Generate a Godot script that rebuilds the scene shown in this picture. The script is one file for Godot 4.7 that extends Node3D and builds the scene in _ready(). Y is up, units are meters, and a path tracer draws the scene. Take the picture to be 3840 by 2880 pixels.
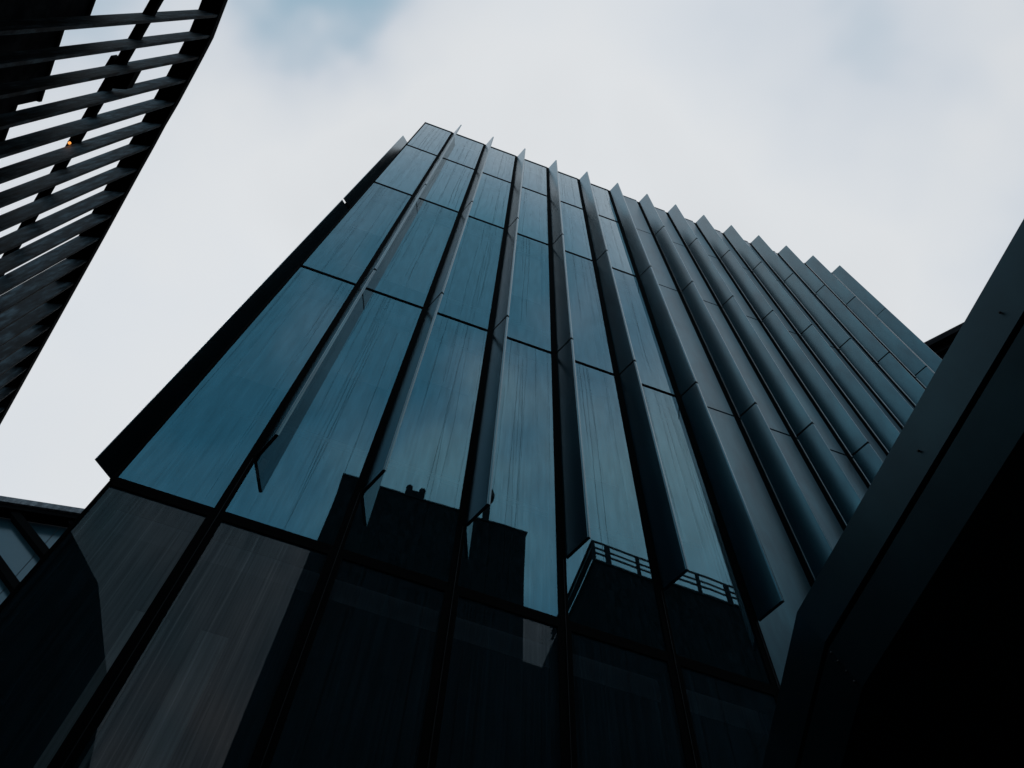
extends Node3D
# A narrow street between tall buildings, seen steeply from below. The glazed facade stands in the
# plane z = 0 and runs along x; the street is on its +z side. Metres, y up, ground at y = 0.

const EYE := Vector3(1.577, 1.6, 3.428)
# heights of the facade's horizontal joints, from the roof edge down
const LEVELS := [23.41, 20.156, 16.324, 11.481, 6.609, 1.75, 0.0]
const FIN_FOOT := 7.359
const FIN_HEAD := 23.38
# x of the mullions; glass as far as number 6, metal panels beyond
const MULLIONS := [0.09, 0.75, 1.51, 2.263, 3.011, 3.757, 4.5, 5.222, 5.925, 6.624, 7.314, 8.002, 8.70, 9.383, 10.067, 10.62]
const GLASS_BAYS := 6

var M := {}
var taken := {}
var rng := RandomNumberGenerator.new()

# ---------------------------------------------------------------- shapes

class Shape:
	var v := PackedVector3Array()
	var n := PackedVector3Array()
	var t := PackedVector2Array()

	func tri(a: Vector3, b: Vector3, c: Vector3, out: Vector3, ua: Vector2, ub: Vector2, uc: Vector2) -> void:
		var face := (b - a).cross(c - a)
		if face.dot(out) > 0.0:
			v.append_array([a, c, b]); t.append_array([ua, uc, ub])
		else:
			v.append_array([a, b, c]); t.append_array([ua, ub, uc])
		n.append_array([out, out, out])

	func quad(a: Vector3, b: Vector3, c: Vector3, d: Vector3, out: Vector3, w := 1.0, h := 1.0) -> void:
		tri(a, b, c, out, Vector2(0, h), Vector2(w, h), Vector2(w, 0))
		tri(a, c, d, out, Vector2(0, h), Vector2(w, 0), Vector2(0, 0))

	# an upright body over a plan outline of (x, z) points
	func prism(plan: Array, y0: float, y1: float, round_from := -1, round_to := -1) -> void:
		var poly := PackedVector2Array(plan)
		var area := 0.0
		for i in poly.size():
			area += poly[i].cross(poly[(i + 1) % poly.size()])
		var side := 1.0 if area > 0.0 else -1.0
		var outs: Array[Vector3] = []
		for i in poly.size():
			var e := (poly[(i + 1) % poly.size()] - poly[i]).normalized()
			outs.append(Vector3(e.y, 0, -e.x) * side)
		for i in poly.size():
			var a := poly[i]
			var b := poly[(i + 1) % poly.size()]
			var w := a.distance_to(b)
			quad(Vector3(a.x, y0, a.y), Vector3(b.x, y0, b.y), Vector3(b.x, y1, b.y), Vector3(a.x, y1, a.y), outs[i], w, y1 - y0)
			if round_from >= 0 and i >= round_from and i < round_to:
				var k := n.size() - 6
				for q in 6:
					var at := v[k + q]
					var first := Vector2(at.x, at.z).distance_to(a) < Vector2(at.x, at.z).distance_to(b)
					var o2: Vector3 = outs[posmod(i - 1, poly.size())] if first else outs[(i + 1) % poly.size()]
					n[k + q] = (outs[i] + o2).normalized()
		var tris := Geometry2D.triangulate_polygon(poly)
		for i in range(0, tris.size(), 3):
			var p := [poly[tris[i]], poly[tris[i + 1]], poly[tris[i + 2]]]
			for y in [y0, y1]:
				tri(Vector3(p[0].x, y, p[0].y), Vector3(p[1].x, y, p[1].y), Vector3(p[2].x, y, p[2].y), Vector3.UP if y == y1 else Vector3.DOWN, p[0], p[1], p[2])

	func box(lo: Vector3, hi: Vector3) -> void:
		prism([Vector2(lo.x, lo.z), Vector2(hi.x, lo.z), Vector2(hi.x, hi.z), Vector2(lo.x, hi.z)], lo.y, hi.y)

	# a straight bar of rectangular section from a to b
	func bar(a: Vector3, b: Vector3, w: float, h: float, up := Vector3.UP) -> void:
		var d := (b - a).normalized()
		var s := d.cross(up).normalized()
		var u := s.cross(d).normalized()
		var c := [s * w / 2 + u * h / 2, -s * w / 2 + u * h / 2, -s * w / 2 - u * h / 2, s * w / 2 - u * h / 2]
		var o := [u, -s, -u, s]
		for i in 4:
			var j := (i + 1) % 4
			quad(a + c[i], a + c[j], b + c[j], b + c[i], o[i], w, a.distance_to(b))
		quad(a + c[0], a + c[1], a + c[2], a + c[3], -d, w, h)
		quad(b + c[0], b + c[1], b + c[2], b + c[3], d, w, h)

	# an upright tube given as (radius, y) pairs
	func lathe(x: float, z: float, rings: Array, sides := 12) -> void:
		for k in rings.size() - 1:
			for i in sides:
				var a0 := TAU * i / sides
				var a1 := TAU * (i + 1) / sides
				var p := Vector3(cos(a0), 0, sin(a0))
				var q := Vector3(cos(a1), 0, sin(a1))
				var c0 := Vector3(x, rings[k][1], z)
				var c1 := Vector3(x, rings[k + 1][1], z)
				var out := (p + q).normalized()
				if absf(rings[k + 1][1] - rings[k][1]) < 0.0005:
					out = Vector3.UP
				quad(c0 + p * rings[k][0], c0 + q * rings[k][0], c1 + q * rings[k + 1][0], c1 + p * rings[k + 1][0], out, 0.1, 0.1)


func numbered(called: String) -> String:
	taken[called] = taken.get(called, -1) + 1
	return called if taken[called] == 0 else "%s_%03d" % [called, taken[called]]


func thing(called: String, label: String, category: String, at: Vector3, group := "") -> Node3D:
	var o := Node3D.new()
	o.name = numbered(called)
	o.position = at
	o.set_meta("label", label)
	o.set_meta("category", category)
	if group != "":
		o.set_meta("group", group)
	add_child(o)
	return o


func hub(called: String, parent: Node3D, at: Vector3) -> Node3D:
	var o := Node3D.new()
	o.name = called
	o.position = at - world_of(parent)
	parent.add_child(o, true)
	return o


func world_of(o: Node3D) -> Vector3:
	var at := Vector3.ZERO
	var q: Node = o
	while q != self and q is Node3D:
		at += q.position
		q = q.get_parent()
	return at


# one mesh; its points are given in the world, and it hangs at the middle of its own foot
func put(s: Shape, called: String, m: Material, parent: Node3D = self) -> MeshInstance3D:
	var box := AABB(s.v[0], Vector3.ZERO)
	for p in s.v:
		box = box.expand(p)
	var foot := Vector3(box.get_center().x, box.position.y, box.get_center().z)
	var v := PackedVector3Array()
	v.resize(s.v.size())
	for i in s.v.size():
		v[i] = s.v[i] - foot
	var arrays := []
	arrays.resize(Mesh.ARRAY_MAX)
	arrays[Mesh.ARRAY_VERTEX] = v
	arrays[Mesh.ARRAY_NORMAL] = s.n
	arrays[Mesh.ARRAY_TEX_UV] = s.t
	var mesh := ArrayMesh.new()
	mesh.add_surface_from_arrays(Mesh.PRIMITIVE_TRIANGLES, arrays)
	mesh.surface_set_material(0, m)
	var o := MeshInstance3D.new()
	o.mesh = mesh
	o.name = called
	o.position = foot - world_of(parent) if parent != self else foot
	parent.add_child(o, true)
	return o


func block(called: String, lo: Vector3, hi: Vector3, m: Material, parent: Node3D = self) -> MeshInstance3D:
	var s := Shape.new()
	s.box(lo, hi)
	return put(s, called, m, parent)


func upright(called: String, plan: Array, y0: float, y1: float, m: Material, parent: Node3D = self) -> MeshInstance3D:
	var s := Shape.new()
	s.prism(plan, y0, y1)
	return put(s, called, m, parent)


# ---------------------------------------------------------------- materials

func noise_texture(seed_: int, freq: float, dark: Color, light: Color, size := 512, stretch := 1.0) -> ImageTexture:
	var f := FastNoiseLite.new()
	f.seed = seed_
	f.noise_type = FastNoiseLite.TYPE_SIMPLEX_SMOOTH
	f.frequency = freq
	f.fractal_octaves = 5
	var g := FastNoiseLite.new()
	g.seed = seed_ + 7
	g.frequency = freq * 6.0
	var im := Image.create(size, size, false, Image.FORMAT_RGB8)
	for y in size:
		for x in size:
			# points on a torus keep the tile seamless
			var a := TAU * x / size
			var b := TAU * y / size
			var r := size / TAU
			var s := f.get_noise_3d(cos(a) * r, sin(a) * r, (cos(b) * r) * stretch) + f.get_noise_3d(sin(b) * r * stretch, 50.0 + cos(a) * r, sin(a) * r) + 0.4 * g.get_noise_3d(cos(a) * r, sin(a) * r + 90.0, sin(b) * r * stretch)
			im.set_pixel(x, y, dark.lerp(light, clampf(0.5 + 0.75 * s, 0.0, 1.0)))
	im.generate_mipmaps()
	return ImageTexture.create_from_image(im)


# the coated glass with its runs of dirt: colour is the coating, alpha how much of it is clean
func glass_texture(seed_: int, dirt: float, coat: Color, base: float) -> ImageTexture:
	var w := 512
	var h := 1024
	var r := RandomNumberGenerator.new()
	r.seed = seed_
	var f := FastNoiseLite.new()
	f.seed = seed_
	f.frequency = 0.012
	f.fractal_octaves = 4
	var fine := PackedFloat32Array()
	fine.resize(w)
	var last := 0.0
	for x in w:
		last = 0.86 * last + r.randf_range(-0.6, 0.6)
		fine[x] = last
	var loss := PackedFloat32Array()
	loss.resize(w * h)
	for k in 16:
		var x := r.randf_range(0.0, w)
		if r.randf() < 0.45:
			x = r.randf_range(0.0, w * 0.38)
		var y0 := 0 if r.randf() < 0.8 else r.randi_range(0, 500)
		var y1 := y0 + int(r.randf_range(120.0, 1100.0))
		var deep := r.randf_range(0.22, 0.62)
		var wide := r.randf_range(1.6, 4.6)
		var drift := 0.0
		for y in range(y0, mini(y1, h)):
			drift = clampf(drift + r.randf_range(-0.016, 0.016), -0.07, 0.07)
			x += drift
			var a := deep * clampf(float(y1 - y) / 160.0, 0.0, 1.0) * clampf(float(y - y0) / 12.0, 0.25, 1.0)
			for q in range(-4, 5):
				var xx := posmod(int(x) + q, w)
				var fall := clampf(1.0 - absf(q - (x - floorf(x))) / wide, 0.0, 1.0)
				loss[y * w + xx] = maxf(loss[y * w + xx], a * fall)
	for k in 90:
		var cx := r.randi_range(2, w - 3)
		var cy := r.randi_range(2, h - 3)
		for q in 9:
			loss[(cy + q / 3 - 1) * w + cx + q % 3 - 1] = r.randf_range(0.1, 0.5)
	var data := PackedByteArray()
	data.resize(w * h * 4)
	for y in h:
		for x in w:
			var i := y * w + x
			var cloud := f.get_noise_2d(x * 1.3, y * 0.6)
			var streak := f.get_noise_2d(x * 7.0, y * 0.10 + 300.0)
			var clean := clampf(base + dirt * (0.014 * fine[x] + 0.07 * streak) + 0.08 * cloud - loss[i] * base, 0.0, 1.0)
			var tint := clampf(1.0 + 0.10 * streak + 0.08 * cloud, 0.0, 2.0)
			data[i * 4] = int(255.0 * srgb(coat.r * tint))
			data[i * 4 + 1] = int(255.0 * srgb(coat.g * tint))
			data[i * 4 + 2] = int(255.0 * srgb(coat.b * tint))
			data[i * 4 + 3] = int(255.0 * clean)
	var im := Image.create_from_data(w, h, false, Image.FORMAT_RGBA8, data)
	return ImageTexture.create_from_image(im)


func srgb(x: float) -> float:
	return clampf(1.055 * pow(maxf(x, 0.0), 1.0 / 2.4) - 0.055, 0.0, 1.0)


func solid(called: String, linear: Color, rough: float, metal := 0.0, specular := 0.5) -> StandardMaterial3D:
	var m := StandardMaterial3D.new()
	m.resource_name = called
	m.albedo_color = linear.linear_to_srgb()
	m.roughness = rough
	m.metallic = metal
	m.metallic_specular = specular
	return m


func grained(called: String, linear: Color, rough: float, metal: float, tex: Texture2D, scale_: float, specular := 0.5) -> StandardMaterial3D:
	var m := solid(called, linear, rough, metal, specular)
	m.albedo_texture = tex
	m.uv1_triplanar = true
	m.uv1_world_triplanar = true
	m.uv1_scale = Vector3.ONE * scale_
	return m


func make_materials() -> void:
	var mottle := noise_texture(3, 0.02, Color(0.45, 0.47, 0.50), Color(1, 1, 1))
	var faint := noise_texture(11, 0.008, Color(0.86, 0.87, 0.88), Color(1, 1, 1))
	var stain := noise_texture(31, 0.012, Color(0.70, 0.73, 0.75), Color(1, 1, 1), 512, 0.25)
	var weather := noise_texture(23, 0.03, Color(0.10, 0.11, 0.13), Color(1, 1, 1), 512, 0.35)
	for k in 4:
		# sun-control coating on the panes of the tower
		var g := solid("coated_glass", Color(1, 1, 1), 0.012, 0.93)
		g.albedo_texture = glass_texture(40 + k, 0.45, Color(0.052, 0.195, 0.255), 0.94)
		g.albedo_color.a = 0.95
		g.transparency = BaseMaterial3D.TRANSPARENCY_ALPHA
		M["glass%d" % k] = g
		# the same coating on the taller panes of the rooms, which one can partly look into
		var v: StandardMaterial3D = g.duplicate()
		v.albedo_texture = glass_texture(50 + k, 0.5, Color(0.066, 0.225, 0.300), 0.92)
		v.albedo_color.a = 0.74
		M["room_glass%d" % k] = v
		# runs of dirt on the clear glazing at street level
		var d := solid("dirt_runs", Color(1, 1, 1), 0.8, 0.0, 0.1)
		d.albedo_texture = glass_texture(60 + k, 1.7, Color(0.030, 0.085, 0.115), 0.30)
		d.transparency = BaseMaterial3D.TRANSPARENCY_ALPHA
		M["dirt%d" % k] = d
	var clear := solid("clear_glass", Color(0.02, 0.03, 0.035), 0.0)
	clear.albedo_color.a = 0.06
	clear.transparency = BaseMaterial3D.TRANSPARENCY_ALPHA
	M.clear = clear
	M.fin = grained("blue_grey_fin_metal", Color(0.032, 0.130, 0.170), 0.20, 0.88, stain, 0.35, 0.3)
	M.panel = grained("grey_panel_metal", Color(0.036, 0.140, 0.185), 0.31, 0.92, stain, 0.35, 0.3)
	M.frame = solid("black_frame", Color(0.004, 0.0045, 0.005), 0.75, 0.0, 0.08)
	M.trim = solid("coping_metal", Color(0.10, 0.16, 0.18), 0.3, 0.6)
	M.gasket = solid("gasket", Color(0.022, 0.026, 0.03), 0.6, 0.0, 0.2)
	M.core = solid("dark_core", Color(0.02, 0.022, 0.025), 0.8)
	M.room = solid("room_plaster", Color(0.22, 0.26, 0.30), 0.9, 0.0, 0.1)
	M.pale_room = solid("pale_board", Color(0.36, 0.43, 0.44), 0.8)
	M.blind = solid("blind_cloth", Color(0.62, 0.66, 0.68), 0.9, 0.0, 0.1)
	M.blade = grained("weathered_blade", Color(0.11, 0.17, 0.205), 0.65, 0.0, weather, 0.55, 0.2)
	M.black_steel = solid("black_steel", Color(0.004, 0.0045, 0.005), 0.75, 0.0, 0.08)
	M.rear_wall = grained("dark_render", Color(0.022, 0.024, 0.027), 0.85, 0.0, mottle, 0.4, 0.1)
	M.canopy = grained("dark_canopy_metal", Color(0.026, 0.090, 0.120), 0.42, 0.75, faint, 0.5)
	M.screw = solid("screw_metal", Color(0.025, 0.03, 0.035), 0.6, 0.3)
	M.brick = grained("dark_facing", Color(0.022, 0.023, 0.026), 0.85, 0.0, mottle, 0.5, 0.1)
	M.window = solid("dark_window", Color(0.008, 0.009, 0.010), 0.6, 0.0, 0.08)
	M.rail = solid("dark_railing", Color(0.014, 0.015, 0.017), 0.7, 0.0, 0.1)
	M.parapet = grained("grey_parapet", Color(0.34, 0.36, 0.38), 0.7, 0.0, mottle, 0.8)
	M.teal_glass = solid("teal_glazing", Color(0.035, 0.095, 0.125), 0.2, 0.4)
	M.paving = grained("paving", Color(0.055, 0.057, 0.06), 0.9, 0.0, mottle, 0.3)
	M.road = grained("asphalt", Color(0.04, 0.04, 0.042), 0.92, 0.0, mottle, 0.6)
	var lamp := solid("lamp_glow", Color(0.9, 0.6, 0.3), 0.5)
	lamp.emission_enabled = true
	lamp.emission = Color(1.0, 0.62, 0.28)
	lamp.emission_energy_multiplier = 1.1
	M.lamp = lamp


# ---------------------------------------------------------------- sky

func make_sky() -> ImageTexture:
	var w := 1024
	var h := 512
	var f := FastNoiseLite.new()
	f.seed = 5
	f.frequency = 0.9
	f.fractal_octaves = 5
	f.fractal_gain = 0.5
	var fine := FastNoiseLite.new()
	fine.seed = 8
	fine.frequency = 3.2
	fine.fractal_octaves = 4
	var big := FastNoiseLite.new()
	big.seed = 12
	big.frequency = 0.8
	big.fractal_octaves = 2
	# where the cloud thins: direction, width, strength; the same kind of gaps all round the sky
	var gaps := [
		[Vector3(-0.19, 0.975, -0.08), 0.095, 1.1], [Vector3(-0.30, 0.94, -0.06), 0.16, 0.15], [Vector3(-0.42, 0.88, -0.12), 0.14, 0.25], [Vector3(0.50, 0.86, 0.15), 0.36, 0.24],
		[Vector3(-0.20, 0.91, 0.34), 0.15, 0.8],
		[Vector3(0.05, 0.93, 0.36), 0.13, 0.9], [Vector3(-0.70, 0.66, 0.28), 0.24, 0.6], [Vector3(0.68, 0.66, 0.32), 0.26, 0.6],
		[Vector3(-0.75, 0.6, -0.28), 0.24, 0.5], [Vector3(0.8, 0.55, -0.25), 0.24, 0.4], [Vector3(0.3, 0.45, 0.84), 0.26, 0.5],
	]
	var im := Image.create(w, h, false, Image.FORMAT_RGBF)
	for y in h:
		var up := PI * (0.5 - (y + 0.5) / h)
		for x in w:
			var turn := TAU * (x + 0.5) / w
			var c := Color(0.30, 0.31, 0.32)
			if y < h / 2 + 2:
				var d := Vector3(sin(turn) * cos(up), sin(up), -cos(turn) * cos(up))
				var p := Vector3(d.x, 0.0, d.z) * (1.0 / (maxf(d.y, 0.0) + 0.35)) * 2.2
				var fluff := f.get_noise_3d(p.x, 0.0, p.z) + 0.28 * fine.get_noise_3d(p.x, 1.0, p.z)
				var thin := 0.0
				for g in gaps:
					var off: float = d.distance_to(g[0].normalized()) / g[1]
					thin += g[2] * exp(-off * off)
				thin = clampf(thin * (0.95 + 1.6 * fluff) + 0.24 * fluff + 0.04 + 0.16 * smoothstep(-0.12, 0.10, d.z) + ((0.34 + 0.5 * fluff) * smoothstep(0.10, 0.36, d.z) + 0.22 * smoothstep(0.5, 0.66, d.z)) * (1.0 - 0.55 * smoothstep(0.0, 0.45, d.x)) + 0.16 * big.get_noise_3d(p.x, 3.0, p.z), 0.0, 1.0)
				var cloud := Color(0.715, 0.74, 0.765).lerp(Color(0.725, 0.755, 0.78), clampf(1.3 - 1.5 * d.y, 0.0, 1.0) * 0.8)
				cloud = cloud * (1.0 + 0.09 * fluff)
				# thin cloud goes lavender grey, an open gap teal
				c = cloud.lerp(Color(0.46, 0.53, 0.62), clampf(thin * 1.6, 0.0, 1.0)).lerp(Color(0.19, 0.38, 0.49), clampf(thin * 1.5 - 0.5, 0.0, 1.0))
			im.set_pixel(x, y, c)
	return ImageTexture.create_from_image(im)


# ---------------------------------------------------------------- the glazed building

func make_main_building() -> void:
	var b := thing("office_building", "tall glazed office building with angled blue-grey fins rising to the sky", "building", Vector3(5.3, 0, -4.0))
	# windows: pane by pane
	for row in 6:
		var top: float = LEVELS[row]
		var foot: float = LEVELS[row + 1]
		for k in GLASS_BAYS:
			var x0: float = MULLIONS[k] + (0.020 if k == 0 else 0.024)
			var x1: float = MULLIONS[k + 1] - 0.024
			var y0: float = foot + (0.05 if row >= 3 else 0.015)
			var y1: float = top - (0.05 if row >= 4 else (0.024 if row == 0 else 0.015))
			var s := Shape.new()
			var z := -0.010
			var u := rng.randf()
			var tall := (y1 - y0) / 4.9
			warped(s, x0, x1, y0, y1, z, u, tall)
			if row < 4:
				put(s, "window_pane", M["%s%d" % ["glass" if row < 2 else "room_glass", (k * 3 + row) % 4]], b)
				continue
			var pane := put(s, "window_pane", M.clear, b)
			var film := Shape.new()
			film.quad(Vector3(x0 + 0.002, y0, z + 0.002), Vector3(x1 - 0.002, y0, z + 0.002), Vector3(x1 - 0.002, y1, z + 0.002), Vector3(x0 + 0.002, y1, z + 0.002), Vector3.BACK, 0.95, tall)
			put(film, "dirt_film", M["dirt%d" % ((k * 3 + row) % 4)], pane)
	# metal panels beyond the glass
	for k in range(GLASS_BAYS, MULLIONS.size() - 1):
		for row in 6:
			var x0: float = MULLIONS[k] + 0.022
			var x1: float = MULLIONS[k + 1] - 0.050
			block("metal_panel", Vector3(x0, LEVELS[row + 1] + 0.02, -0.06), Vector3(x1, LEVELS[row] - 0.024, -0.004), M.panel, b)
	# black mullions
	for k in MULLIONS.size():
		var x: float = MULLIONS[k]
		if k == 0:
			block("corner_post", Vector3(x, 0.0, -0.20), Vector3(x + 0.018, 23.385, 0.002), M.frame, b)
			continue
		if k <= GLASS_BAYS:
			block("mullion_cover", Vector3(x - 0.046, 0.0, -0.009), Vector3(x + 0.046, LEVELS[4] - 0.0505, 0.0015), M.frame, b)
			block("mullion_cover", Vector3(x - 0.034, LEVELS[4] + 0.0505, -0.009), Vector3(x + 0.030, 23.38, 0.0015), M.frame, b)
		block("mullion", Vector3(x - (0.024 if k <= GLASS_BAYS else 0.052), 0.0, -0.20), Vector3(x + 0.022, 23.385, 0.002 if k <= GLASS_BAYS else -0.012), M.frame, b)
		if k <= GLASS_BAYS:
			block("gasket", Vector3(x + 0.006, 0.0, 0.003), Vector3(x + 0.010, FIN_FOOT - 0.01, 0.008), M.gasket, b)
	# black transoms between the mullions
	for row in range(1, 6):
		for k in GLASS_BAYS:
			var x0: float = MULLIONS[k] + (0.0185 if k == 0 else 0.0225)
			var t := 0.05 if row >= 4 else 0.015
			block("transom", Vector3(x0, LEVELS[row] - t, -0.16), Vector3(MULLIONS[k + 1] - 0.0245, LEVELS[row] + t, 0.0), M.frame, b)
		# the line runs on over the corner post
		block("transom_end", Vector3(MULLIONS[0] - 0.002, LEVELS[row] - 0.014, 0.005), Vector3(MULLIONS[0] + 0.018, LEVELS[row] + 0.014, 0.010), M.frame, b)
	for k in MULLIONS.size() - 1:
		var m0: float = MULLIONS[k]
		block("coping", Vector3(m0 + (-0.006 if k == 0 else 0.024), 23.388, -0.34), Vector3(MULLIONS[k + 1] - (0.0245 if k < GLASS_BAYS else 0.0525), 23.42, 0.003), M.trim, b)
	# fins: plates standing obliquely on each mullion, panel by panel
	for k in range(1, MULLIONS.size() - 1):
		var x: float = MULLIONS[k]
		var cuts: Array = [FIN_HEAD, LEVELS[2], LEVELS[3], FIN_FOOT] if k <= GLASS_BAYS else [FIN_HEAD, LEVELS[1], LEVELS[2], LEVELS[3], LEVELS[4], 1.0]
		fin(b, Vector2(x + 0.020, 0.012), Vector2(x + 0.109, 0.2325), cuts, 0.012 if k == 14 else 0.009)
	# the first fin on the side wall, which the corner hides in part
	fin(b, Vector2(-0.075, -0.60), Vector2(-0.278, -0.428), [FIN_HEAD, LEVELS[2], FIN_FOOT], 0.06)
	# walls behind
	upright("side_wall", [Vector2(0.09, -0.20), Vector2(0.14, -0.20), Vector2(-1.80, -8.0), Vector2(-1.85, -8.0)], 0.0, 23.3, M.frame, b)
	block("end_wall", Vector3(10.62, 0, -8.0), Vector3(10.75, 23.3, 0.0), M.panel, b)
	block("rear_wall", Vector3(-1.85, 0, -8.2), Vector3(10.75, 23.3, -8.0), M.core, b)
	block("core_wall", Vector3(4.48, 0, -7.9), Vector3(10.61, 23.2, -0.21), M.core, b)
	upright("roof", [Vector2(0.10, -0.205), Vector2(10.70, -0.205), Vector2(10.70, -8.1), Vector2(-1.80, -8.1)], 23.28, 23.36, M.core, b)
	# rooms behind the glass
	for row in range(1, 6):
		upright("floor_slab", [Vector2(0.16, -0.22), Vector2(4.46, -0.22), Vector2(4.46, -7.9), Vector2(-1.65, -7.9)], LEVELS[row] - 0.18, LEVELS[row] + 0.12, M.room, b)
	block("inner_wall", Vector3(-0.4, 0.1, -3.6), Vector3(4.44, 23.278, -3.5), M.room, b)
	for spot in [[0, 2, 0.22, 0.48, -0.5, 0.4, 0.55], [0, 3, 0.46, 0.66, -0.45, 2.4, 4.1], [0, 3, 0.50, 0.68, -0.45, 1.25, 1.55], [0, 4, 0.46, 0.66, -0.40, 1.6, 4.3], [1, 4, 0.18, 0.34, -0.40, 1.2, 4.3], [0, 2, 0.5, 0.64, -0.5, 1.4, 3.6]]:
		var x: float = MULLIONS[spot[0]]
		var y: float = LEVELS[spot[1] + 1]
		block("interior_board", Vector3(x + spot[2], y + spot[5], spot[4] - 0.04), Vector3(x + spot[3], y + spot[6], spot[4]), M.pale_room, b)
	# roller blinds, let down to different heights
	for d in [[0, 3, 2.3], [1, 3, 1.6], [2, 3, 1.1], [4, 3, 2.0], [5, 3, 2.6], [0, 2, 1.7], [1, 2, 3.4], [3, 2, 2.2], [4, 2, 3.9], [5, 2, 1.5]]:
		var y: float = LEVELS[d[1]] - 0.19
		block("roller_blind", Vector3(MULLIONS[d[0]] + 0.07, y - d[2], -0.262), Vector3(MULLIONS[d[0] + 1] - 0.07, y, -0.258), M.blind, b)
	for row in [2, 3]:
		block("ceiling_rail", Vector3(0.2, LEVELS[row] - 2.45, -0.64), Vector3(4.4, LEVELS[row] - 2.41, -0.60), M.pale_room, b)


# a pane as glass is made: almost flat, its reflections bent a little and turned a little from pane to pane
func warped(s: Shape, x0: float, x1: float, y0: float, y1: float, z: float, u: float, tall: float) -> void:
	var nx := 5
	var ny := 14
	var bend := FastNoiseLite.new()
	bend.seed = rng.randi()
	bend.frequency = 0.55
	var lean := Vector3(rng.randf_range(-0.0016, 0.0016), rng.randf_range(-0.0012, 0.0012), 0)
	var spot := func(i: int, j: int) -> Array:
		var fx := float(i) / nx
		var fy := float(j) / ny
		var x := lerpf(x0, x1, fx)
		var y := lerpf(y0, y1, fy)
		var tilt := Vector3(bend.get_noise_2d(x * 2.0, y), bend.get_noise_2d(x * 2.0, y + 40.0), 0) * 0.0022
		return [Vector3(x, y, z), (Vector3.BACK + lean + tilt).normalized(), Vector2(u + 0.95 * fx, tall * (1.0 - fy))]
	for i in nx:
		for j in ny:
			var c := [spot.call(i, j), spot.call(i + 1, j), spot.call(i + 1, j + 1), spot.call(i, j + 1)]
			for t in [[0, 1, 2], [0, 2, 3]]:
				var k := s.v.size()
				s.tri(c[t[0]][0], c[t[1]][0], c[t[2]][0], Vector3.BACK, c[t[0]][2], c[t[1]][2], c[t[2]][2])
				for q in 3:
					for w in t:
						if s.v[k + q] == c[w][0]:
							s.n[k + q] = c[w][1]


func fin(b: Node3D, root: Vector2, tip: Vector2, cuts: Array, gap := 0.009) -> void:
	var d := (tip - root).normalized()
	var s := Vector2(d.y, -d.x)
	var thick := 0.024 if root.x > 0.0 else 0.010
	if root.x < 0.0:
		s = -s
	if s.x < 0.0 and root.x > 0.0:
		s = -s
	var holder := hub("fin", b, Vector3(root.x, cuts[-1], root.y))
	var r := 0.011 if root.x > 0.0 else 0.004
	var plan := [root, root + s * thick]
	plan.append(tip + s * thick)
	var k0 := plan.size()
	for i in 5:
		var a := PI / 2 * i / 4.0
		plan.append(tip - d * r + s * r + d * r * cos(PI / 2 - a) * 0.0 + d * r * cos(a) - s * r * sin(a))
	for i in cuts.size() - 1:
		var sh := Shape.new()
		sh.prism(plan, cuts[i + 1] + gap, cuts[i] - gap, k0, plan.size() - 1)
		put(sh, "fin_panel", M.fin, holder)
		if i > 0:
			# the black clip over the joint; where there is a slit it stops short and the sky shows through
			var sl := Shape.new()
			if gap > 0.01:
				var e := tip - d * 0.075
				sl.prism([root + s * 0.003, root + s * 0.007, e + s * 0.007, e + s * 0.003], cuts[i] - gap - 0.01, cuts[i] + gap + 0.01)
			else:
				var e := tip + d * 0.003
				sl.prism([root - s * 0.003, root + s * (thick + 0.003), e + s * (thick + 0.003), e - s * 0.003], cuts[i] - gap - 0.006, cuts[i] + gap + 0.006)
			put(sl, "joint_clip", M.frame, holder)


# ---------------------------------------------------------------- the louvred building on the left

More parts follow.
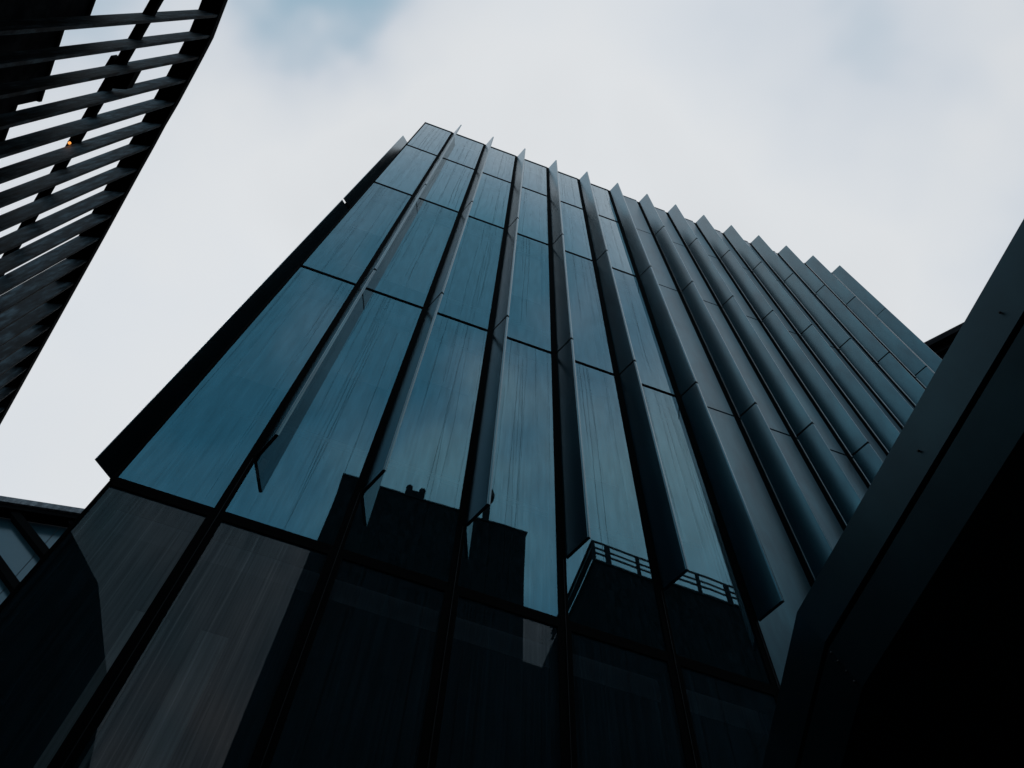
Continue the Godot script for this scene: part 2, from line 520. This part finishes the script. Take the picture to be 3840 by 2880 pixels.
func make_louvre_building() -> void:
	var h := 12.0
	var top := EYE.y + h
	var b := thing("louvre_building", "dark building screened by upright weathered louvre blades under a black cap", "building", Vector3(-4.6, 0, 1.5))
	var back := [[-0.312, -0.131], [-0.316, -0.154], [-0.322, -0.178], [-0.329, -0.204], [-0.3365, -0.230], [-0.344, -0.257], [-0.352, -0.284], [-0.360, -0.312], [-0.368, -0.341], [-0.376, -0.370], [-0.385, -0.3995]]
	var front := [[-0.293, -0.132], [-0.296, -0.1535], [-0.302, -0.177], [-0.309, -0.203], [-0.316, -0.229], [-0.324, -0.255], [-0.331, -0.281], [-0.339, -0.309], [-0.347, -0.338], [-0.355, -0.367], [-0.363, -0.396]]
	for i in 11:
		back.append([back[-1][0] - 0.0085, back[-1][1] - 0.030])
		front.append([front[-1][0] - 0.0085, front[-1][1] - 0.030])
	for i in 7:
		back.push_front([back[0][0] + 0.0032, back[0][1] + 0.0225])
		front.push_front([front[0][0] + 0.0032, front[0][1] + 0.0225])
	var outer: Array = []
	var inner: Array = []
	for i in back.size():
		var p := Vector2(EYE.x + back[i][0] * h, EYE.z + back[i][1] * h)
		var q := Vector2(EYE.x + front[i][0] * h, EYE.z + front[i][1] * h)
		outer.append(q)
		inner.append(p)
		var along := Vector2(0.011, 0.038)
		upright("louvre_blade", [p, q + along, q, p - along], 2.6, top - 0.002, M.blade, b)
	# the black cap over the blades, one length after another
	for i in range(0, outer.size() - 1):
		var lip := Vector2(0.012, -0.002)
		upright("cap", [outer[i] + lip, outer[i + 1] + lip, inner[i + 1], inner[i]], top, top + 0.14, M.black_steel, b)
	# bar behind the blades
	var hb := 10.2
	var right := [Vector2(-0.320, -0.045), Vector2(-0.349, -0.135), Vector2(-0.371, -0.204), Vector2(-0.402, -0.298), Vector2(-0.413, -0.332), Vector2(-0.480, -0.540)]
	var plan: Array = []
	for p in right:
		plan.append(Vector2(EYE.x + p.x * hb, EYE.z + p.y * hb))
	for i in range(right.size() - 1, -1, -1):
		plan.append(Vector2(EYE.x + (right[i].x - 0.0100) * hb, EYE.z + (right[i].y - 0.003) * hb))
	upright("rear_bar", plan, EYE.y + hb, EYE.y + hb + 0.10, M.black_steel, b)
	# bracket plates on the bar
	var plate := []
	for p in [Vector2(-0.385, -0.203), Vector2(-0.3895, -0.216), Vector2(-0.379, -0.222), Vector2(-0.374, -0.208)]:
		plate.append(Vector2(EYE.x + p.x * hb, EYE.z + p.y * hb))
	upright("bracket", plate, EYE.y + hb - 0.02, EYE.y + hb + 0.12, M.black_steel, b)
	plate = []
	for p in [Vector2(-0.374, -0.218), Vector2(-0.357, -0.206), Vector2(-0.364, -0.230), Vector2(-0.377, -0.234)]:
		plate.append(Vector2(EYE.x + p.x * hb, EYE.z + p.y * hb))
	upright("bracket", plate, EYE.y + hb - 0.03, EYE.y + hb + 0.13, M.black_steel, b)
	# stepped wall behind the screen
	var hw := 10.0
	for w in [[Vector2(-0.385, 0.02), Vector2(-0.419, -0.183)], [Vector2(-0.438, -0.184), Vector2(-0.4505, -0.274)], [Vector2(-0.4715, -0.275), Vector2(-0.500, -0.43)], [Vector2(-0.520, -0.431), Vector2(-0.56, -0.62)]]:
		var a: Vector2 = Vector2(EYE.x, EYE.z) + w[0] * hw
		var c: Vector2 = Vector2(EYE.x, EYE.z) + w[1] * hw
		upright("rear_wall", [a, c, Vector2(-9.0, c.y), Vector2(-9.0, a.y)], 0.0, EYE.y + hw, M.rear_wall, b)
		upright("wall_coping", [a + Vector2(0.03, 0), c + Vector2(0.03, 0), c - Vector2(0.3, 0), a - Vector2(0.3, 0)], EYE.y + hw + 0.001, EYE.y + hw + 0.06, M.black_steel, b)
	# the lower front block, mirrored in the glass of the office building
	upright("front_block", [Vector2(-1.75, 4.25), Vector2(-1.26, 4.94), Vector2(-0.87, 6.38), Vector2(-0.82, 7.82), Vector2(-0.86, 11.0), Vector2(-9.0, 11.0), Vector2(-9.0, 3.9), Vector2(-2.4, 3.9)], 0.0, 11.6, M.rear_wall, b)
	upright("plinth", [Vector2(-2.1, 3.85), Vector2(-3.5, -2.0), Vector2(-5.6, -7.6), Vector2(-8.9, -7.6), Vector2(-8.9, 3.85)], 0.0, 2.58, M.rear_wall, b)
	# a lit lamp on the rear bar
	var l := thing("wall_lamp", "small lit warm lamp on the bar behind the louvre blades", "lamp", EYE + Vector3(-0.366, 0.89, -0.271) / 0.89 * 10.12)
	var s := Shape.new()
	s.lathe(l.position.x, l.position.z, [[0.002, l.position.y - 0.012], [0.010, l.position.y - 0.010], [0.015, l.position.y], [0.015, l.position.y + 0.018], [0.002, l.position.y + 0.02]], 14)
	put(s, "lamp_glass", M.lamp, l)
	var s2 := Shape.new()
	s2.lathe(l.position.x, l.position.z, [[0.028, l.position.y + 0.021], [0.028, l.position.y + 0.05], [0.01, l.position.y + 0.06]], 14)
	put(s2, "lamp_housing", M.black_steel, l)
	var o := OmniLight3D.new()
	o.name = "lamp_light"
	o.position = l.position + Vector3(0, -0.05, 0)
	o.light_color = Color(1.0, 0.62, 0.28)
	o.light_energy = 0.004
	o.omni_range = 6.0
	o.omni_attenuation = 2.0
	o.light_size = 0.04
	o.shadow_enabled = true
	add_child(o)


# ---------------------------------------------------------------- the canopy on the right

func make_canopy() -> void:
	var b := thing("canopy", "dark folded metal canopy edge with a black groove reaching over the street", "canopy", Vector3(8.0, 0, 4.0))
	var turn := Vector2(0.27, -0.963).normalized()
	# plan of a long edge: from behind the viewer, along the street wall, then bent towards the facade
	var edge := func(kink: Vector2, ahead: float) -> Array:
		return [Vector2(kink.x, 10.0), kink, kink + turn * ahead]
	var e1: Array = edge.call(Vector2(3.834, 1.115), 1.03)
	var j1: Array = edge.call(Vector2(3.878, 1.170), 1.09)
	var j2: Array = edge.call(Vector2(3.889, 1.165), 1.09)
	var e3: Array = edge.call(Vector2(3.957, 1.192), 1.11)
	for i in 2:
		# outer fascia leaning outwards in two courses, a groove between them
		var s := Shape.new()
		folded(s, [e1[i], e1[i + 1]], [j1[i], j1[i + 1]], 5.70, 5.412, Vector2(0.10, 0.0))
		put(s, "fascia_panel", M.canopy, b)
		var s2 := Shape.new()
		folded(s2, [j2[i], j2[i + 1]], [e3[i], e3[i + 1]], 5.378, 5.10, Vector2(0.10, 0.0))
		put(s2, "fascia_panel", M.canopy, b)
		upright("groove", [j1[i] + Vector2(0.06, 0), j1[i + 1] + Vector2(0.06, 0), j2[i + 1] + Vector2(0.09, 0), j2[i] + Vector2(0.09, 0)], 5.36, 5.43, M.canopy, b)
	upright("inner_soffit", [e3[0] + Vector2(0.021, 0), e3[1] + Vector2(0.021, 0), e3[2] + Vector2(0.021, 0), Vector2(14.0, 0.1), Vector2(14.0, 10.0)], 5.11, 5.16, M.canopy, b)
	upright("deck", [e1[0] + Vector2(0.12, 0), e1[1] + Vector2(0.12, 0), e1[2] + Vector2(0.12, 0), Vector2(14.0, 0.1), Vector2(14.0, 10.0)], 5.64, 5.69, M.canopy, b)
	for p in [Vector3(3.896, 5.35, 1.16), Vector3(3.911, 5.29, 1.165), Vector3(3.928, 5.22, 1.17), Vector3(3.944, 5.15, 1.175)]:
		var s := Shape.new()
		s.lathe(p.x, p.z, [[0.001, p.y - 0.007], [0.007, p.y - 0.004], [0.007, p.y + 0.004], [0.001, p.y + 0.007]], 10)
		put(s, "screw", M.screw, b)
	for p in [Vector3(3.842, 5.52, 2.9), Vector3(3.842, 5.52, 2.2)]:
		var s := Shape.new()
		s.lathe(p.x + 0.012, p.z, [[0.001, p.y - 0.006], [0.006, p.y - 0.004], [0.006, p.y + 0.004], [0.001, p.y + 0.006]], 8)
		put(s, "screw", M.screw, b)
	for z in [4.4, 9.4]:
		block("post", Vector3(8.9, 0, z - 0.12), Vector3(9.14, 5.11, z + 0.12), M.black_steel, b)


# a sheet between two long edges at two heights, given some depth towards back
func folded(s: Shape, up: Array, low: Array, y1: float, y0: float, back: Vector2) -> void:
	var a := Vector3(up[0].x, y1, up[0].y)
	var b := Vector3(up[1].x, y1, up[1].y)
	var c := Vector3(low[1].x, y0, low[1].y)
	var d := Vector3(low[0].x, y0, low[0].y)
	var k := Vector3(back.x, 0, back.y)
	var out := (b - a).cross(d - a).normalized()
	if out.x > 0.0:
		out = -out
	s.quad(a, b, c, d, out, 1, 1)
	s.quad(a + k, b + k, c + k * 0.2, d + k * 0.2, -out, 1, 1)
	s.quad(a, b, b + k, a + k, Vector3.UP, 1, 1)
	s.quad(d, c, c + k * 0.2, d + k * 0.2, Vector3.DOWN, 1, 1)
	s.quad(a, d, d + k * 0.2, a + k, (a - b).normalized(), 1, 1)
	s.quad(b, c, c + k * 0.2, b + k, (b - a).normalized(), 1, 1)


# ---------------------------------------------------------------- other buildings

func make_right_building() -> void:
	var b := thing("neighbour_building", "dark flat-roofed building beyond the last fin beside the canopy", "building", Vector3(15.5, 0, 0.5))
	var u := Vector2(0.624, 0.782)
	var p := Vector2(13.066, -0.812)
	var a := p - u * 1.2
	var c := p + u * 6.0
	var out := Vector2(u.y, -u.x)
	upright("wall", [a + out * 0.30, c + out * 0.30, c + out * 6.0, a + out * 6.0], 0.0, 23.20, M.rear_wall, b)
	upright("roof_edge", [a, c, c + out * 6.1, a + out * 6.1], 23.34, 23.60, M.rear_wall, b)
	upright("roof_groove", [a + out * 0.2, c + out * 0.2, c + out * 6.05, a + out * 6.05], 23.202, 23.338, M.rear_wall, b)
	upright("wall_band", [a + out * 0.16, c + out * 0.16, c + out * 0.298, a + out * 0.298], 22.2, 22.75, M.rear_wall, b)


func make_braced_building() -> void:
	var b := thing("braced_building", "low glazed block with dark diagonal bracing and pale roof beam behind the corner", "building", Vector3(-5.0, 0, -10.5))
	var sc := 1.4545
	var o := EYE + (Vector3(-3.045, 12.6, -4.867) - EYE) * sc
	var u := Vector3(0.983, 0, 0.182)
	var n := Vector3(0.182, 0, -0.983)
	var at := func(x: float, y: float, deep: float) -> Vector3:
		return o + (u * x + Vector3(0, y, 0) + n * deep) * sc
	var s := Shape.new()
	s.bar(at.call(-3.4, -0.06, 0.08), at.call(1.75, -0.06, 0.08), 0.16 * sc, 0.12 * sc)
	put(s, "roof_beam", M.parapet, b)
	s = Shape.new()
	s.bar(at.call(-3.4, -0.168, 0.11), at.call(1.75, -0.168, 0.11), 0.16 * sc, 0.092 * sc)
	put(s, "beam_shade_bar", M.black_steel, b)  # black bar added to draw the shaded underside of the roof beam
	# diagonals, each a member of its own
	for k in 9:
		var x := 0.30 - 0.755 * k + 1.51
		if k > 0 and k < 7:
			var q := at.call(x, -0.216, 0.13) as Vector3
			var reach := minf(1.75 - x, 5.2)
			var s2 := Shape.new()
			s2.bar(q, at.call(x + reach, -0.216 - reach * 0.965, 0.13), 0.10 * sc, 0.138 * sc, n)
			put(s2, "brace", M.black_steel, b)
	for k in 6:
		var x0 := -3.4 + 0.86 * k
		var s3 := Shape.new()
		var a: Vector3 = at.call(x0, -12.0, 0.2)
		var c: Vector3 = at.call(x0 + 0.85, -0.216, 0.2)
		s3.quad(a, Vector3(c.x, a.y, c.z), c, Vector3(a.x, c.y, a.z), -n, 1, 1)
		put(s3, "glazing", M.teal_glass, b)
	var body: Array = []
	for q in [at.call(-3.4, 0, 0.25), at.call(1.75, 0, 0.25), at.call(1.75, 0, 3.0), at.call(-3.4, 0, 3.0)]:
		body.append(Vector2(q.x, q.z))
	upright("body", body, 0.0, o.y - 0.03, M.core, b)


func facade_windows(b: Node3D, x0: float, x1: float, z: float, top: float, cols: int, rows: int, storey: float) -> void:
	for r in rows:
		for c in cols:
			var w := (x1 - x0) / cols
			var x := x0 + w * (c + 0.28)
			var y := top - 1.9 - storey * r - 1.5
			block("window", Vector3(x, y, z - 0.02), Vector3(x + w * 0.44, y + 1.6, z + 0.04), M.window, b)
			block("window_sill", Vector3(x - 0.06, y - 0.09, z - 0.09), Vector3(x + w * 0.44 + 0.06, y - 0.01, z + 0.03), M.brick, b)


func make_street_opposite() -> void:
	# these stand behind the viewer and show mirrored in the glass
	var a := thing("chimney_building", "dark tall building with a chimney mirrored in the glass", "building", Vector3(3.6, 0, 13.0))
	block("wall", Vector3(0.70, 0, 10.97), Vector3(6.45, 26.55, 15.5), M.brick, a)
	block("roof_edge", Vector3(0.66, 26.552, 10.93), Vector3(6.49, 26.62, 15.52), M.rail, a)
	facade_windows(a, 0.9, 6.2, 10.97, 25.5, 3, 7, 3.4)
	block("chimney", Vector3(2.66, 26.62, 11.0), Vector3(3.22, 27.05, 11.6), M.brick, a)
	for x in [2.74, 3.14]:
		var s := Shape.new()
		s.lathe(x, 11.15, [[0.10, 27.052], [0.085, 27.35], [0.10, 27.36], [0.10, 27.42], [0.01, 27.43]])
		put(s, "chimney_pot", M.brick, a)
	var f := Shape.new()
	f.lathe(5.22, 11.2, [[0.11, 26.622], [0.11, 28.3], [0.19, 28.31], [0.21, 28.55], [0.15, 28.8], [0.01, 28.85]], 14)
	put(f, "flue", M.rail, a)
	var t := thing("terrace_building", "dark building with a railed roof terrace mirrored in the glass", "building", Vector3(13.0, 0, 13.0))
	block("wall", Vector3(8.45, 0, 10.62), Vector3(18.0, 25.56, 15.5), M.brick, t)
	block("roof_edge", Vector3(8.40, 25.562, 10.57), Vector3(18.05, 25.66, 15.52), M.rail, t)
	facade_windows(t, 8.8, 17.6, 10.62, 24.6, 5, 7, 3.3)
	for k in 10:
		var x: float = [8.46, 8.92, 9.92, 10.9, 11.9, 12.9, 13.9, 14.9, 15.9, 16.9][k]
		block("railing_post", Vector3(x - 0.05 - (0.03 if k % 2 == 1 else 0.0), 25.662, 10.612), Vector3(x + 0.05 + (0.03 if k % 2 == 1 else 0.0), 26.69, 10.678), M.rail, t)
	for y in [[26.70, 26.76], [26.36, 26.40], [26.08, 26.13]]:
		block("rail", Vector3(8.42, y[0], 10.62), Vector3(18.0, y[1], 10.67), M.rail, t)
		block("side_rail", Vector3(8.42, y[0], 10.71), Vector3(8.50, y[1], 14.0), M.rail, t)
	var g := thing("gap_building", "plain dark building closing the gap between the mirrored roofs", "building", Vector3(7.4, 0, 18.0))
	block("wall", Vector3(4.0, 0, 16.2), Vector3(12.0, 27.2, 21.0), M.brick, g)
	block("parapet", Vector3(3.96, 27.202, 16.16), Vector3(12.04, 27.42, 16.5), M.rail, g)


func make_ground() -> void:
	var s := Shape.new()
	s.quad(Vector3(-400, 0, -400), Vector3(400, 0, -400), Vector3(400, 0, 400), Vector3(-400, 0, 400), Vector3.UP, 800, 800)
	var o := put(s, "ground", M.paving)
	o.set_meta("kind", "structure")
	s = Shape.new()
	s.box(Vector3(-60, 0.0, 3.9), Vector3(60, 0.004, 8.4))
	var r := Shape.new()
	r.quad(Vector3(-0.6, 0.006, 3.4), Vector3(40, 0.006, 3.4), Vector3(40, 0.006, 9.0), Vector3(-0.6, 0.006, 9.0), Vector3.UP, 40, 6)
	var o2 := put(r, "road", M.road)
	o2.set_meta("kind", "structure")


func _ready() -> void:
	rng.seed = 17
	# camera
	var cam := Camera3D.new()
	cam.name = "camera"
	var right := Vector3(0.94060, 0.02851, 0.33831)
	var down := Vector3(0.32303, -0.38179, -0.86596)
	var ahead := Vector3(0.10448, 0.92381, -0.36832)
	cam.transform = Transform3D(Basis(right, -down, -ahead).orthonormalized(), EYE)
	cam.fov = 43.88
	cam.near = 0.05
	cam.far = 1200.0
	add_child(cam)
	# sky, exposure
	var env := Environment.new()
	var sky := Sky.new()
	var pano := PanoramaSkyMaterial.new()
	pano.panorama = make_sky()
	sky.sky_material = pano
	env.background_mode = Environment.BG_SKY
	env.sky = sky
	env.background_energy_multiplier = 1.0
	env.tonemap_mode = Environment.TONE_MAPPER_LINEAR
	env.tonemap_exposure = 1.03
	env.sdfgi_enabled = true
	env.ssao_enabled = true
	env.ssil_enabled = true
	var we := WorldEnvironment.new()
	we.name = "world"
	we.environment = env
	add_child(we)
	# the sun behind thick cloud
	var sun := DirectionalLight3D.new()
	sun.name = "sun"
	sun.light_energy = 0.15
	sun.light_angular_distance = 20.0
	sun.light_color = Color(1.0, 0.96, 0.92)
	sun.shadow_enabled = true
	sun.look_at_from_position(Vector3(-6, 20, -9), Vector3.ZERO, Vector3.UP)
	add_child(sun)
	make_materials()
	make_ground()
	make_main_building()
	make_louvre_building()
	make_canopy()
	make_right_building()
	make_braced_building()
	make_street_opposite()
